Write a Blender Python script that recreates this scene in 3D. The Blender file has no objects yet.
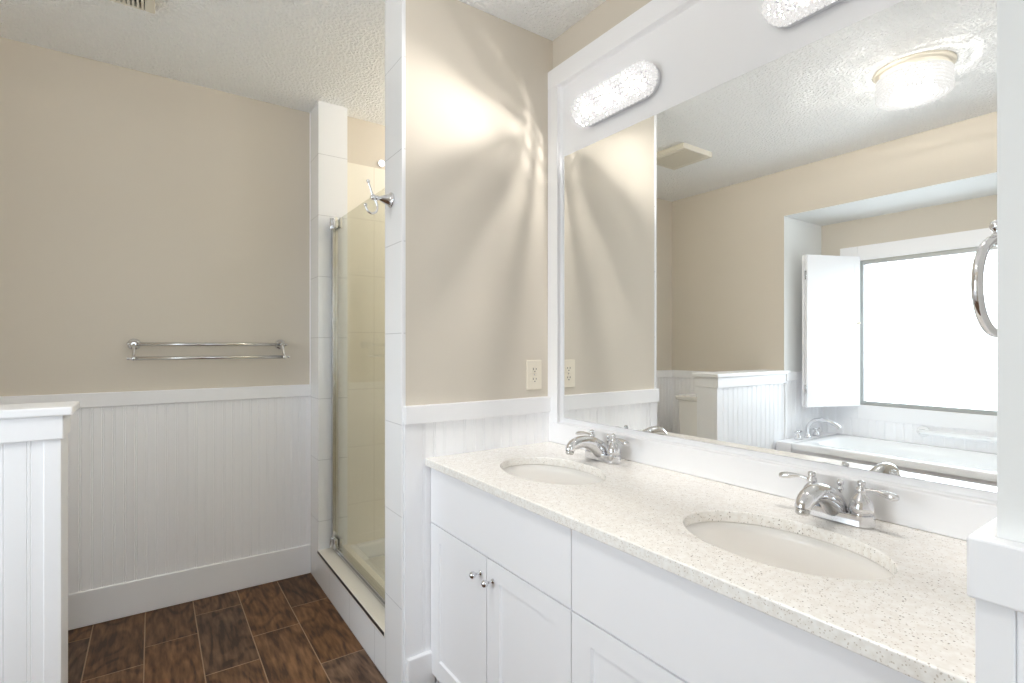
import bpy, bmesh, math, random
from mathutils import Vector, Matrix

random.seed(7)
sc = bpy.context.scene
COL = sc.collection
PI = math.pi

# ------------------------------------------------------------------ camera
cam_d = bpy.data.cameras.new('camera')
cam_d.sensor_width = 36.0
cam_d.lens = 519.0 / 1024.0 * 36.0
cam_d.shift_y = 5.0 / 1024.0
cam_d.clip_start = 0.02
cam = bpy.data.objects.new('camera', cam_d)
COL.objects.link(cam)
cam.location = (0, 0, 1.198)
cam.rotation_euler = (PI / 2, 0, -math.radians(34.72))
sc.camera = cam

# ------------------------------------------------------------------ world, exposure
SKY = 7.4
world = bpy.data.worlds.new('world')
sc.world = world
world.use_nodes = True
bg = world.node_tree.nodes['Background']
bg.inputs[0].default_value = (0.83, 0.92, 1.0, 1)
wt = world.node_tree                        # overcast sky: brighter to the window side, ground darker than sky
tcw = wt.nodes.new('ShaderNodeTexCoord'); sxw = wt.nodes.new('ShaderNodeSeparateXYZ')
wt.links.new(tcw.outputs['Generated'], sxw.inputs[0])
az = wt.nodes.new('ShaderNodeMapRange'); az.interpolation_type = 'SMOOTHSTEP'
for k_, v_ in ((1, -0.95), (2, -0.15), (3, 1.15 * SKY), (4, 0.66 * SKY)): az.inputs[k_].default_value = v_
wt.links.new(sxw.outputs[0], az.inputs[0])
el = wt.nodes.new('ShaderNodeMapRange')
for k_, v_ in ((1, -0.15), (2, 0.05), (3, 0.62), (4, 1.0)): el.inputs[k_].default_value = v_
wt.links.new(sxw.outputs[2], el.inputs[0])
ml = wt.nodes.new('ShaderNodeMath'); ml.operation = 'MULTIPLY'
wt.links.new(az.outputs[0], ml.inputs[0]); wt.links.new(el.outputs[0], ml.inputs[1]); wt.links.new(ml.outputs[0], bg.inputs[1])
sc.view_settings.view_transform = 'Standard'
sc.view_settings.look = 'None'
sc.view_settings.gamma = 1.0
sc.view_settings.use_curve_mapping = False
sc.view_settings.exposure = 0.12
try:
    sc.cycles.use_denoising = True
    sc.cycles.max_bounces = 16
    sc.cycles.diffuse_bounces = 10
    sc.cycles.glossy_bounces = 6
    sc.cycles.transparent_max_bounces = 16
    sc.cycles.sample_clamp_indirect = 6.0
    sc.cycles.caustics_reflective = False
    sc.cycles.caustics_refractive = False
except Exception:
    pass

P_VANITY = 8.0      # watts of each bulb in the vanity lights
P_DOWN = 12.0       # watts that leave the ceiling light downwards
P_CEIL = 8.0        # watts of each bulb in the ceiling light
P_SHOWER = 6.5
WARM = (1.0, 0.96, 0.91)

def lamp(name, loc, power, radius=0.012, col=WARM):
    d = bpy.data.lights.new(name, 'POINT')
    d.energy = power; d.color = col; d.shadow_soft_size = radius
    o = bpy.data.objects.new(name, d); COL.objects.link(o); o.location = loc
    return o

# daylight portals of the tub window and the added window (guides sampling of the sky)
for loc, rot, sx, sy in (((-1.66, 1.16, 1.30), (0, -PI / 2, 0), 1.06, 1.02), ((0.20, -1.29, 1.45), (PI / 2, 0, 0), 0.92, 1.22)):
    pd = bpy.data.lights.new('window_portal', 'AREA')
    pd.shape = 'RECTANGLE'; pd.size = sx; pd.size_y = sy
    pd.cycles.is_portal = True
    po = bpy.data.objects.new('window_portal', pd); COL.objects.link(po)
    po.location = loc; po.rotation_euler = rot

# ------------------------------------------------------------------ materials
def srgb(r, g, b):
    f = lambda c: (c / 12.92) if c <= 0.04045 else ((c + 0.055) / 1.055) ** 2.4
    return (f(r / 255), f(g / 255), f(b / 255), 1)

def mat(name, col, rough=0.5, metal=0.0, spec=0.5):
    m = bpy.data.materials.new(name); m.use_nodes = True
    b = m.node_tree.nodes['Principled BSDF']
    b.inputs['Base Color'].default_value = col
    b.inputs['Roughness'].default_value = rough
    b.inputs['Metallic'].default_value = metal
    b.inputs['Specular IOR Level'].default_value = spec
    return m

def nd(m, t, **kw):
    n = m.node_tree.nodes.new(t)
    for k, v in kw.items(): setattr(n, k, v)
    return n

def lk(m, a, b): m.node_tree.links.new(a, b)

def bsdf(m): return m.node_tree.nodes['Principled BSDF']

def bumpy(m, scale, strength, dist=0.002, detail=2, thresh=None):
    tc = nd(m, 'ShaderNodeTexCoord'); nz = nd(m, 'ShaderNodeTexNoise')
    nz.inputs['Scale'].default_value = scale; nz.inputs['Detail'].default_value = detail
    lk(m, tc.outputs['Object'], nz.inputs['Vector'])
    bp = nd(m, 'ShaderNodeBump'); bp.inputs['Strength'].default_value = strength
    bp.inputs['Distance'].default_value = dist
    src = nz.outputs['Fac']
    if thresh:
        r = nd(m, 'ShaderNodeMapRange'); r.inputs[1].default_value = thresh[0]; r.inputs[2].default_value = thresh[1]
        lk(m, src, r.inputs[0]); src = r.outputs[0]
    lk(m, src, bp.inputs['Height']); lk(m, bp.outputs[0], bsdf(m).inputs['Normal'])
    return m

M = {}
M['beige'] = bumpy(mat('beige_paint', srgb(216, 208, 195), 0.75, spec=0.25), 220, 0.10, 0.001)
M['white'] = mat('white_paint', srgb(247, 247, 249), 0.38, spec=0.4)
M['cabinet'] = mat('cabinet_white', srgb(247, 247, 250), 0.35, spec=0.4)
M['alcove'] = bumpy(mat('alcove_white_paint', srgb(236, 237, 236), 0.7, spec=0.25), 220, 0.08, 0.001)
M['ceiling'] = bumpy(mat('stipple_ceiling', srgb(251, 252, 252), 0.9, spec=0.1), 80, 0.75, 0.007, 3, (0.40, 0.68))
M['chrome'] = mat('chrome', srgb(226, 226, 228), 0.09, 1.0)
M['satin'] = mat('satin_chrome', srgb(205, 204, 202), 0.22, 1.0)
M['ceramic'] = mat('white_ceramic', srgb(248, 246, 243), 0.12)
M['acrylic'] = mat('white_acrylic', srgb(243, 244, 245), 0.15)
M['plastic'] = mat('cream_plastic', srgb(238, 230, 214), 0.35)
M['slot'] = mat('outlet_slot', srgb(60, 52, 46), 0.6)
M['dark'] = mat('dark_gap', srgb(45, 42, 40), 0.6)
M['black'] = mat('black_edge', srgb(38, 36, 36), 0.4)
M['stone'] = bumpy(mat('sill_stone', srgb(232, 228, 220), 0.3), 60, 0.05)
M['vent'] = mat('vent_cream', srgb(226, 220, 206), 0.5)
M['alu'] = mat('grey_window_frame', srgb(178, 180, 178), 0.4, 0.3)
M['frost'] = mat('bulb_base', srgb(235, 230, 220), 0.5)
M['mirror'] = mat('mirror_silver', (0.93, 0.94, 0.93, 1), 0.0, 1.0)
M['grout'] = mat('floor_grout', srgb(164, 138, 114), 0.8)

def emit(name, col, strength):
    m = bpy.data.materials.new(name); m.use_nodes = True
    nt = m.node_tree; nt.nodes.clear()
    o = nt.nodes.new('ShaderNodeOutputMaterial'); e = nt.nodes.new('ShaderNodeEmission')
    e.inputs[0].default_value = col; e.inputs[1].default_value = strength
    nt.links.new(e.outputs[0], o.inputs[0]); return m

M['bulb'] = emit('glowing_bulb', (1.0, 0.93, 0.84, 1), 12.0)
M['lens'] = emit('glowing_lens', (1.0, 0.97, 0.92, 1), 3.0)

def glass(name, tint, refl=1.0):
    m = bpy.data.materials.new(name); m.use_nodes = True
    nt = m.node_tree; nt.nodes.clear()
    o = nt.nodes.new('ShaderNodeOutputMaterial'); mx = nt.nodes.new('ShaderNodeMixShader')
    t = nt.nodes.new('ShaderNodeBsdfTransparent'); g = nt.nodes.new('ShaderNodeBsdfGlossy')
    lw = nt.nodes.new('ShaderNodeLayerWeight'); pw_ = nt.nodes.new('ShaderNodeMath'); pw_.operation = 'POWER'; pw_.inputs[1].default_value = 5
    nt.links.new(lw.outputs['Facing'], pw_.inputs[0])
    f = nt.nodes.new('ShaderNodeMath'); f.operation = 'MULTIPLY_ADD'; f.inputs[1].default_value = 0.9; f.inputs[2].default_value = 0.035
    nt.links.new(pw_.outputs[0], f.inputs[0])
    t.inputs[0].default_value = tint; g.inputs['Roughness'].default_value = 0.0
    nt.links.new(f.outputs[0], mx.inputs[0]); nt.links.new(t.outputs[0], mx.inputs[1])
    nt.links.new(g.outputs[0], mx.inputs[2]); nt.links.new(mx.outputs[0], o.inputs[0]); return m

M['glass'] = glass('shower_glass', (0.965, 0.97, 0.935, 1))
M['pane'] = glass('window_glass', (0.98, 0.99, 0.99, 1))

def crystal(glow):
    m = bpy.data.materials.new('crystal_beads'); m.use_nodes = True
    nt = m.node_tree; nt.nodes.clear()
    o = nt.nodes.new('ShaderNodeOutputMaterial'); mx = nt.nodes.new('ShaderNodeMixShader'); mx2 = nt.nodes.new('ShaderNodeMixShader')
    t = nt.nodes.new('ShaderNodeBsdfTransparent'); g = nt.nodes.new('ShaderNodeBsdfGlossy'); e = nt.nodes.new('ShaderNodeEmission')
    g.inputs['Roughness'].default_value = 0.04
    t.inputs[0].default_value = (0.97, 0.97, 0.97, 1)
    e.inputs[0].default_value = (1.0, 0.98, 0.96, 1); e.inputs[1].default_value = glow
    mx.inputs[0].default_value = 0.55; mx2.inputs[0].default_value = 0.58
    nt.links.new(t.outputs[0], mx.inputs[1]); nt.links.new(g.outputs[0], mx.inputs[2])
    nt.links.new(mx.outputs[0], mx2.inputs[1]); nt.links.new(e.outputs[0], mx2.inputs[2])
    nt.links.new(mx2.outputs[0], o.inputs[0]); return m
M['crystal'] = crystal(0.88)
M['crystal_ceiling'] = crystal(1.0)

def quartz():
    m = mat('quartz_counter', srgb(236, 230, 221), 0.22)
    tc = nd(m, 'ShaderNodeTexCoord'); b = bsdf(m)
    last = None
    base = nd(m, 'ShaderNodeTexNoise'); base.inputs['Scale'].default_value = 90; base.inputs['Detail'].default_value = 4
    lk(m, tc.outputs['Object'], base.inputs['Vector'])
    cr = nd(m, 'ShaderNodeValToRGB')
    cr.color_ramp.elements[0].position = 0.38; cr.color_ramp.elements[0].color = srgb(241, 237, 231)
    cr.color_ramp.elements[1].position = 0.62; cr.color_ramp.elements[1].color = srgb(250, 248, 244)
    lk(m, base.outputs['Fac'], cr.inputs[0]); last = cr.outputs[0]
    for scale, frac, size, colr in ((260, 0.30, 0.30, (214, 206, 196)), (220, 0.14, 0.28, (184, 175, 165)), (170, 0.07, 0.24, (146, 138, 132))):
        v = nd(m, 'ShaderNodeTexVoronoi'); v.inputs['Scale'].default_value = scale
        lk(m, tc.outputs['Object'], v.inputs['Vector'])
        s = nd(m, 'ShaderNodeSeparateColor'); lk(m, v.outputs['Color'], s.inputs[0])
        c1 = nd(m, 'ShaderNodeMath', operation='LESS_THAN'); lk(m, s.outputs[0], c1.inputs[0]); c1.inputs[1].default_value = frac
        c2 = nd(m, 'ShaderNodeMath', operation='LESS_THAN'); lk(m, v.outputs['Distance'], c2.inputs[0]); c2.inputs[1].default_value = size
        mu = nd(m, 'ShaderNodeMath', operation='MULTIPLY'); lk(m, c1.outputs[0], mu.inputs[0]); lk(m, c2.outputs[0], mu.inputs[1])
        mx = nd(m, 'ShaderNodeMix', data_type='RGBA'); mx.inputs['B'].default_value = srgb(*colr)
        lk(m, mu.outputs[0], mx.inputs['Factor']); lk(m, last, mx.inputs['A']); last = mx.outputs['Result']
    lk(m, last, b.inputs['Base Color'])
    return m
M['quartz'] = quartz()

def tile(name, haxis, hoff, w, col, grout, zoff=0.003, h=0.31, rough=None):
    m = mat(name, col, 0.14 if rough is None else rough)
    tc = nd(m, 'ShaderNodeTexCoord'); sp = nd(m, 'ShaderNodeSeparateXYZ'); lk(m, tc.outputs['Object'], sp.inputs[0])
    ds = []
    for out, off, per in ((sp.outputs[haxis], hoff, w), (sp.outputs[2], zoff, h)):
        s = nd(m, 'ShaderNodeMath', operation='SUBTRACT'); lk(m, out, s.inputs[0]); s.inputs[1].default_value = off
        p = nd(m, 'ShaderNodeMath', operation='PINGPONG'); lk(m, s.outputs[0], p.inputs[0]); p.inputs[1].default_value = per / 2
        ds.append(p.outputs[0])
    mn = nd(m, 'ShaderNodeMath', operation='MINIMUM'); lk(m, ds[0], mn.inputs[0]); lk(m, ds[1], mn.inputs[1])
    lt = nd(m, 'ShaderNodeMath', operation='LESS_THAN'); lk(m, mn.outputs[0], lt.inputs[0]); lt.inputs[1].default_value = 0.0013
    mx = nd(m, 'ShaderNodeMix', data_type='RGBA'); mx.inputs['A'].default_value = col; mx.inputs['B'].default_value = grout
    lk(m, lt.outputs[0], mx.inputs['Factor']); lk(m, mx.outputs['Result'], bsdf(m).inputs['Base Color'])
    return m
M['tile_y'] = tile('white_wall_tile_front', 1, 2.40, 0.305, srgb(247, 248, 250), srgb(212, 213, 215))
M['tile_x'] = tile('white_wall_tile_reveal', 0, 0.30, 2.0, srgb(247, 248, 250), srgb(212, 213, 215))
M['tile_in'] = tile('shower_wall_tile', 0, 1.01, 0.305, srgb(238, 233, 220), srgb(212, 205, 190), 0.035, rough=0.45)
M['tile_in_y'] = tile('shower_side_tile', 1, 2.40, 0.305, srgb(238, 233, 220), srgb(212, 205, 190), 0.035, rough=0.45)

def wood():
    m = mat('wood_look_plank_tile', srgb(100, 70, 48), 0.45, spec=0.3)
    b = bsdf(m)
    at = nd(m, 'ShaderNodeAttribute', attribute_name='plank')
    tc = nd(m, 'ShaderNodeTexCoord')
    off = nd(m, 'ShaderNodeVectorMath', operation='MULTIPLY_ADD')
    lk(m, at.outputs['Color'], off.inputs[0]); off.inputs[1].default_value = (7, 11, 13); lk(m, tc.outputs['Object'], off.inputs[2])
    sc_ = nd(m, 'ShaderNodeVectorMath', operation='MULTIPLY'); lk(m, off.outputs[0], sc_.inputs[0]); sc_.inputs[1].default_value = (7.5, 2.6, 1)
    n1 = nd(m, 'ShaderNodeTexNoise'); n1.inputs['Scale'].default_value = 1.0; n1.inputs['Detail'].default_value = 0.8
    lk(m, sc_.outputs[0], n1.inputs['Vector'])
    # contour rings of the noise make cathedral grain
    mu = nd(m, 'ShaderNodeMath', operation='MULTIPLY'); lk(m, n1.outputs['Fac'], mu.inputs[0]); mu.inputs[1].default_value = 40
    sn = nd(m, 'ShaderNodeMath', operation='SINE'); lk(m, mu.outputs[0], sn.inputs[0])
    n2 = nd(m, 'ShaderNodeTexNoise'); n2.inputs['Scale'].default_value = 6.0; n2.inputs['Detail'].default_value = 5
    sc2 = nd(m, 'ShaderNodeVectorMath', operation='MULTIPLY'); lk(m, off.outputs[0], sc2.inputs[0]); sc2.inputs[1].default_value = (11, 1.6, 1)
    lk(m, sc2.outputs[0], n2.inputs['Vector'])
    r = nd(m, 'ShaderNodeMapRange'); lk(m, sn.outputs[0], r.inputs[0]); r.inputs[1].default_value = 0.1; r.inputs[2].default_value = 1
    r.inputs[3].default_value = 0.03; r.inputs[4].default_value = -0.135
    ad = nd(m, 'ShaderNodeMath', operation='ADD'); lk(m, r.outputs[0], ad.inputs[0]); lk(m, n2.outputs['Fac'], ad.inputs[1])
    cr = nd(m, 'ShaderNodeValToRGB'); e = cr.color_ramp.elements
    e[0].position = 0.30; e[0].color = srgb(62, 43, 30)
    e[1].position = 0.72; e[1].color = srgb(128, 95, 68)
    k = e.new(0.5); k.color = srgb(100, 72, 50)
    lk(m, ad.outputs[0], cr.inputs[0])
    hs = nd(m, 'ShaderNodeHueSaturation'); lk(m, cr.outputs[0], hs.inputs['Color'])
    sp = nd(m, 'ShaderNodeSeparateColor'); lk(m, at.outputs['Color'], sp.inputs[0])
    mr = nd(m, 'ShaderNodeMapRange'); lk(m, sp.outputs[0], mr.inputs[0]); mr.inputs[3].default_value = 0.78; mr.inputs[4].default_value = 1.18
    lk(m, mr.outputs[0], hs.inputs['Value'])
    mr2 = nd(m, 'ShaderNodeMapRange'); lk(m, sp.outputs[1], mr2.inputs[0]); mr2.inputs[3].default_value = 0.85; mr2.inputs[4].default_value = 1.1
    lk(m, mr2.outputs[0], hs.inputs['Saturation'])
    lk(m, hs.outputs[0], b.inputs['Base Color'])
    bp = nd(m, 'ShaderNodeBump'); bp.inputs['Strength'].default_value = 0.15; bp.inputs['Distance'].default_value = 0.001
    lk(m, ad.outputs[0], bp.inputs['Height']); lk(m, bp.outputs[0], b.inputs['Normal'])
    return m
M['wood'] = wood()

# ------------------------------------------------------------------ mesh helpers (world coordinates)
def new(): return bmesh.new()

def box(bm, x0, x1, y0, y1, z0, z1, mi=0):
    v = [bm.verts.new(p) for p in ((x0, y0, z0), (x1, y0, z0), (x1, y1, z0), (x0, y1, z0), (x0, y0, z1), (x1, y0, z1), (x1, y1, z1), (x0, y1, z1))]
    fs = []
    for f in ((0, 3, 2, 1), (4, 5, 6, 7), (0, 1, 5, 4), (1, 2, 6, 5), (2, 3, 7, 6), (3, 0, 4, 7)):
        fc = bm.faces.new([v[i] for i in f]); fc.material_index = mi; fs.append(fc)
    return v, fs

def prism(bm, pts, f0, f1, smooth=False, cap=True):
    """pts: 2-D outline; f0/f1 map a 2-D point to the two end positions"""
    a = [bm.verts.new(f0(*p)) for p in pts]; b = [bm.verts.new(f1(*p)) for p in pts]
    n = len(pts)
    for i in range(n):
        f = bm.faces.new((a[i], a[(i + 1) % n], b[(i + 1) % n], b[i])); f.smooth = smooth
    if cap:
        bm.faces.new(list(reversed(a))); bm.faces.new(b)
    return a, b

def frame_of(d):
    d = Vector(d).normalized()
    u = d.orthogonal().normalized(); w = d.cross(u)
    return d, u, w

def lathe(bm, origin, axis, prof, seg=24, smooth=True):
    """prof: list of (distance along the axis, radius)"""
    o = Vector(origin); d, u, w = frame_of(axis)
    rings = []
    for h, r in prof:
        if r < 1e-6: rings.append([bm.verts.new(o + d * h)])
        else: rings.append([bm.verts.new(o + d * h + (u * math.cos(2 * PI * k / seg) + w * math.sin(2 * PI * k / seg)) * r) for k in range(seg)])
    for a, b in zip(rings, rings[1:]):
        for k in range(seg):
            k2 = (k + 1) % seg
            if len(a) == 1 and len(b) == 1: continue
            if len(a) == 1: f = bm.faces.new((a[0], b[k2], b[k]))
            elif len(b) == 1: f = bm.faces.new((a[k], a[k2], b[0]))
            else: f = bm.faces.new((a[k], a[k2], b[k2], b[k]))
            f.smooth = smooth
    for r, rev in ((rings[0], True), (rings[-1], False)):
        if len(r) > 1: bm.faces.new(list(reversed(r)) if rev else r)

def tube(bm, pts, rad, seg=14, closed=False, ref=(0, 0, 1), squash=None):
    """sweep of an (optionally squashed) circle; rad: number or list"""
    pts = [Vector(p) for p in pts]; n = len(pts)
    rad = [rad] * n if not isinstance(rad, (list, tuple)) else rad
    rings = []
    for i, p in enumerate(pts):
        if closed: t = pts[(i + 1) % n] - pts[i - 1]
        else: t = pts[min(i + 1, n - 1)] - pts[max(i - 1, 0)]
        t.normalize()
        r0 = Vector(ref)
        if abs(t.dot(r0)) > 0.98: r0 = Vector((1, 0, 0)) if abs(t.x) < 0.9 else Vector((0, 1, 0))
        u = t.cross(r0).normalized(); w = u.cross(t).normalized()
        s = squash[i] if squash else (1, 1)
        rings.append([bm.verts.new(p + (u * math.cos(2 * PI * k / seg) * s[0] + w * math.sin(2 * PI * k / seg) * s[1]) * rad[i]) for k in range(seg)])
    pairs = list(zip(rings, rings[1:])) + ([(rings[-1], rings[0])] if closed else [])
    for a, b in pairs:
        for k in range(seg):
            f = bm.faces.new((a[k], a[(k + 1) % seg], b[(k + 1) % seg], b[k])); f.smooth = True
    if not closed:
        bm.faces.new(list(reversed(rings[0]))); bm.faces.new(rings[-1])

def curve(pts, n=8):
    """Catmull-Rom through tuples of any length"""
    P = [pts[0]] + list(pts) + [pts[-1]]; out = []
    for i in range(1, len(P) - 2):
        for k in range(n):
            t = k / n; a, b, c, d = P[i - 1], P[i], P[i + 1], P[i + 2]
            out.append(tuple(0.5 * (2 * b[j] + (c[j] - a[j]) * t + (2 * a[j] - 5 * b[j] + 4 * c[j] - d[j]) * t * t + (3 * b[j] - a[j] - 3 * c[j] + d[j]) * t ** 3) for j in range(len(b))))
    out.append(tuple(pts[-1])); return out

def ball(bm, c, r, sub=3, smooth=True, scale=(1, 1, 1)):
    mtx = Matrix.Translation(c) @ Matrix.Diagonal((*scale, 1))
    res = bmesh.ops.create_icosphere(bm, subdivisions=sub, radius=r, matrix=mtx)
    for v in res['verts']:
        for f in v.link_faces: f.smooth = smooth

def obj(name, bm, m, parent=None, bevel=0.0, seg=2, angle=35):
    bmesh.ops.recalc_face_normals(bm, faces=bm.faces)
    if parent is not None:
        root = parent
        off = Vector((0, 0, 0))
        while root is not None: off += root.location; root = root.parent
        bmesh.ops.translate(bm, verts=bm.verts, vec=-off)
    me = bpy.data.meshes.new(name); bm.to_mesh(me); bm.free()
    for x in (m if isinstance(m, (list, tuple)) else [m]): me.materials.append(M[x])
    o = bpy.data.objects.new(name, me); COL.objects.link(o)
    if parent is not None: o.parent = parent
    if bevel:
        md = o.modifiers.new('bevel', 'BEVEL'); md.width = bevel; md.segments = seg
        md.limit_method = 'ANGLE'; md.angle_limit = math.radians(angle)
    return o

def struct(name, bm, m, parent=None, bevel=0.0, **k):
    o = obj(name, bm, m, parent, bevel, **k)
    if parent is None: o['kind'] = 'structure'
    return o

def thing(name, label, cat, loc, group=None):
    o = bpy.data.objects.new(name, None); COL.objects.link(o)
    o.empty_display_size = 0.05
    o.location = loc; o['label'] = label; o['category'] = cat
    if group: o['group'] = group
    return o

def tag(o, label, cat, group=None):
    o['label'] = label; o['category'] = cat
    if group: o['group'] = group
    return o

def dup(root, delta, label):
    r = root.copy(); COL.objects.link(r); r.location = root.location + Vector(delta); r['label'] = label
    for ch in list(root.children):
        c = ch.copy(); COL.objects.link(c); c.parent = r
        for g in list(ch.children):
            d = g.copy(); COL.objects.link(d); d.parent = c
    return r

def beads(bm, a0, a1, z0, z1, put, thick=0.012, spacing=0.04, start=None):
    """bead-board panel: put(a, depth, z) -> position; depth 0 is the front face, positive goes into the room"""
    g = (a0 + spacing * 0.6) if start is None else start
    while g - spacing > a0 + 0.006: g -= spacing
    prof = [(a0, 0)]
    while g < a1 - 0.006:
        if g > a0 + 0.006:
            prof += [(g - 0.0055, 0), (g - 0.0037, -0.0023), (g - 0.002, -0.0002), (g + 0.002, -0.0002), (g + 0.0037, -0.0023), (g + 0.0055, 0)]
        g += spacing
    prof += [(a1, 0)]
    a = [bm.verts.new(put(p, d, z0)) for p, d in prof]; b = [bm.verts.new(put(p, d, z1)) for p, d in prof]
    for i in range(len(prof) - 1): bm.faces.new((a[i], a[i + 1], b[i + 1], b[i]))
    ab = [bm.verts.new(put(p, -thick, z)) for p in (a0, a1) for z in (z0, z1)]
    bm.faces.new((ab[0], a[0], b[0], ab[1])); bm.faces.new((a[-1], ab[2], ab[3], b[-1])); bm.faces.new((ab[2], ab[0], ab[1], ab[3]))
    bm.faces.new(a[::-1] + [ab[0], ab[2]]); bm.faces.new(b + [ab[3], ab[1]])

# ------------------------------------------------------------------ key dimensions (metres)
CEIL = 2.44
XL, YB, YF = -1.008, 2.88, -1.20          # left wall, back wall, wall behind the camera
XM = 1.338                                 # wall behind the mirror
XS, XS2 = 0.689, 0.835                     # shower front: tiled face and inside face
YS, YS2 = 1.641, 1.798                     # short wall between vanity and shower
YJ, YJ2 = 2.71, 2.80                       # far jamb of the shower, far shower wall
XW, YA0, YA1, ZA = -1.553, 0.40, 1.918, 2.12   # window wall, tub alcove
XE, YE = 0.73, 0.158                       # wall at the near end of the vanity
ZR0, ZR1 = 0.936, 0.998                    # chair rail

# ------------------------------------------------------------------ floor: one mesh of plank tiles with recessed grout
def make_floor():
    bm = new(); lay = bm.loops.layers.float_color.new('plank')
    box(bm, -1.75, 1.95, -1.35, 3.05, -0.08, -0.0022, 1)
    phase = {-0.392: 2.746, -0.208: 2.40, -0.026: 2.53, 0.157: 2.70, 0.340: 2.37, 0.523: 2.535}
    rng = random.Random(3)
    k0 = int((-1.0 + 0.208) / 0.183) - 3
    for k in range(k0, 13):
        x0 = -0.209 + 0.183 * k; x1 = x0 + 0.183
        ph = None
        for key, v in phase.items():
            if abs(key - x0) < 0.05: ph = v
        if ph is None: ph = rng.uniform(2.2, 2.7)
        y = ph + 0.513 * 2
        while y > -1.3:
            ya, yb = max(y - 0.513, -1.3), min(y, 3.0)
            y -= 0.513
            if yb - ya < 0.03: continue
            xa, xb = max(x0, -1.7), min(x1, 1.9)
            if xb - xa < 0.02: continue
            g = 0.0013; e = 0.0008
            lo = [bm.verts.new((px, py, -0.0022)) for px, py in ((xa + g, ya + g), (xb - g, ya + g), (xb - g, yb - g), (xa + g, yb - g))]
            hi = [bm.verts.new((px, py, 0)) for px, py in ((xa + g + e, ya + g + e), (xb - g - e, ya + g + e), (xb - g - e, yb - g - e), (xa + g + e, yb - g - e))]
            fs = [bm.faces.new(hi)] + [bm.faces.new((lo[i], lo[(i + 1) % 4], hi[(i + 1) % 4], hi[i])) for i in range(4)]
            for f in fs[1:]: f.material_index = 1
            c = (rng.random(), rng.random(), rng.random(), 1)
            for f in fs:
                for l in f.loops: l[lay] = c
    struct('floor', bm, ['wood', 'grout'])
make_floor()

# ------------------------------------------------------------------ ceiling and walls
bm = new(); box(bm, -1.75, 1.95, -1.35, 3.05, CEIL, CEIL + 0.1); struct('ceiling', bm, 'ceiling')
bm = new(); box(bm, XL - 0.1, XS, YB, YB + 0.1, 0, CEIL); struct('wall_back', bm, 'beige')
bm = new()
box(bm, XL - 0.1, XL, YF, YA0, 0, CEIL); box(bm, XL - 0.1, XL, YA1, YB, 0, CEIL); box(bm, XL - 0.1, XL, YA0, YA1, ZA, CEIL)
struct('wall_left', bm, 'beige')
FX0, FX1, FZ0, FZ1 = -0.25, 0.65, 0.85, 2.05       # unseen window added behind the camera to bring in more daylight
bm = new()
box(bm, XL - 0.1, FX0, YF - 0.1, YF, 0, CEIL); box(bm, FX1, XM + 0.1, YF - 0.1, YF, 0, CEIL)
box(bm, FX0, FX1, YF - 0.1, YF, 0, FZ0); box(bm, FX0, FX1, YF - 0.1, YF, FZ1, CEIL)
struct('wall_front', bm, 'beige')
w_added = bpy.data.objects.new('added_window', None); COL.objects.link(w_added); w_added['kind'] = 'structure'; w_added.location = (0.1, YF, FZ0)
bm = new()
for a in ((FX0 - 0.09, FX0, FZ0 - 0.09, FZ1 + 0.09), (FX1, FX1 + 0.09, FZ0 - 0.09, FZ1 + 0.09), (FX0, FX1, FZ0 - 0.09, FZ0), (FX0, FX1, FZ1, FZ1 + 0.09)):
    box(bm, a[0], a[1], YF, YF + 0.018, a[2], a[3])
obj('casing', bm, 'white', w_added, 0.003)
bm = new()
for a in ((FX0, FX0 + 0.03, FZ0, FZ1), (FX1 - 0.03, FX1, FZ0, FZ1), (0.185, 0.215, FZ0 + 0.03, FZ1 - 0.03), (FX0 + 0.03, FX1 - 0.03, FZ0, FZ0 + 0.03), (FX0 + 0.03, FX1 - 0.03, FZ1 - 0.03, FZ1)):
    box(bm, a[0], a[1], YF - 0.045, YF - 0.01, a[2], a[3])
obj('window_frame', bm, 'alu', w_added, 0.002)
bm = new(); box(bm, FX0 + 0.03, FX1 - 0.03, YF - 0.03, YF - 0.026, FZ0 + 0.03, FZ1 - 0.03); obj('pane', bm, 'pane', w_added)
bm = new(); box(bm, XM, XM + 0.1, YF, YS2, 0, CEIL); struct('wall_mirror', bm, 'beige')
bm = new(); box(bm, XS + 0.012, XM, YS, YS2 - 0.012, 0, CEIL); struct('wall_divider', bm, 'beige')
bm = new(); box(bm, XE, XM, YE - 0.16, YE, 0, CEIL); struct('wall_vanity_end', bm, 'alcove')
# tub alcove
bm = new(); box(bm, XW - 0.12, XL - 0.1, YA1, YA1 + 0.1, 0, ZA + 0.1); struct('wall_alcove_far', bm, 'alcove')
bm = new(); box(bm, XW - 0.12, XL - 0.1, YA0 - 0.1, YA0, 0, ZA + 0.1); struct('wall_alcove_near', bm, 'alcove')
bm = new(); box(bm, XW - 0.12, XL - 0.1, YA0, YA1, ZA, ZA + 0.1); box(bm, XL - 0.1, XL, YA0, YA1, ZA - 0.002, ZA)
struct('ceiling_alcove', bm, 'alcove')
bm = new(); box(bm, XL - 0.1, XL + 0.001, YA1 - 0.002, YA1, 0.55, ZA); box(bm, XL - 0.1, XL + 0.001, YA0, YA0 + 0.002, 0.55, ZA)
struct('trim_1', bm, 'alcove')
WY0, WY1, WZ0, WZ1 = 0.66, 1.662, 0.777, 1.818      # window opening
bm = new()
box(bm, XW - 0.12, XW, YA0, WY0, 0, ZA); box(bm, XW - 0.12, XW, WY1, YA1, 0, ZA)
box(bm, XW - 0.12, XW, WY0, WY1, 0, WZ0); box(bm, XW - 0.12, XW, WY0, WY1, WZ1, ZA)
struct('wall_window', bm, 'beige')
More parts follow.
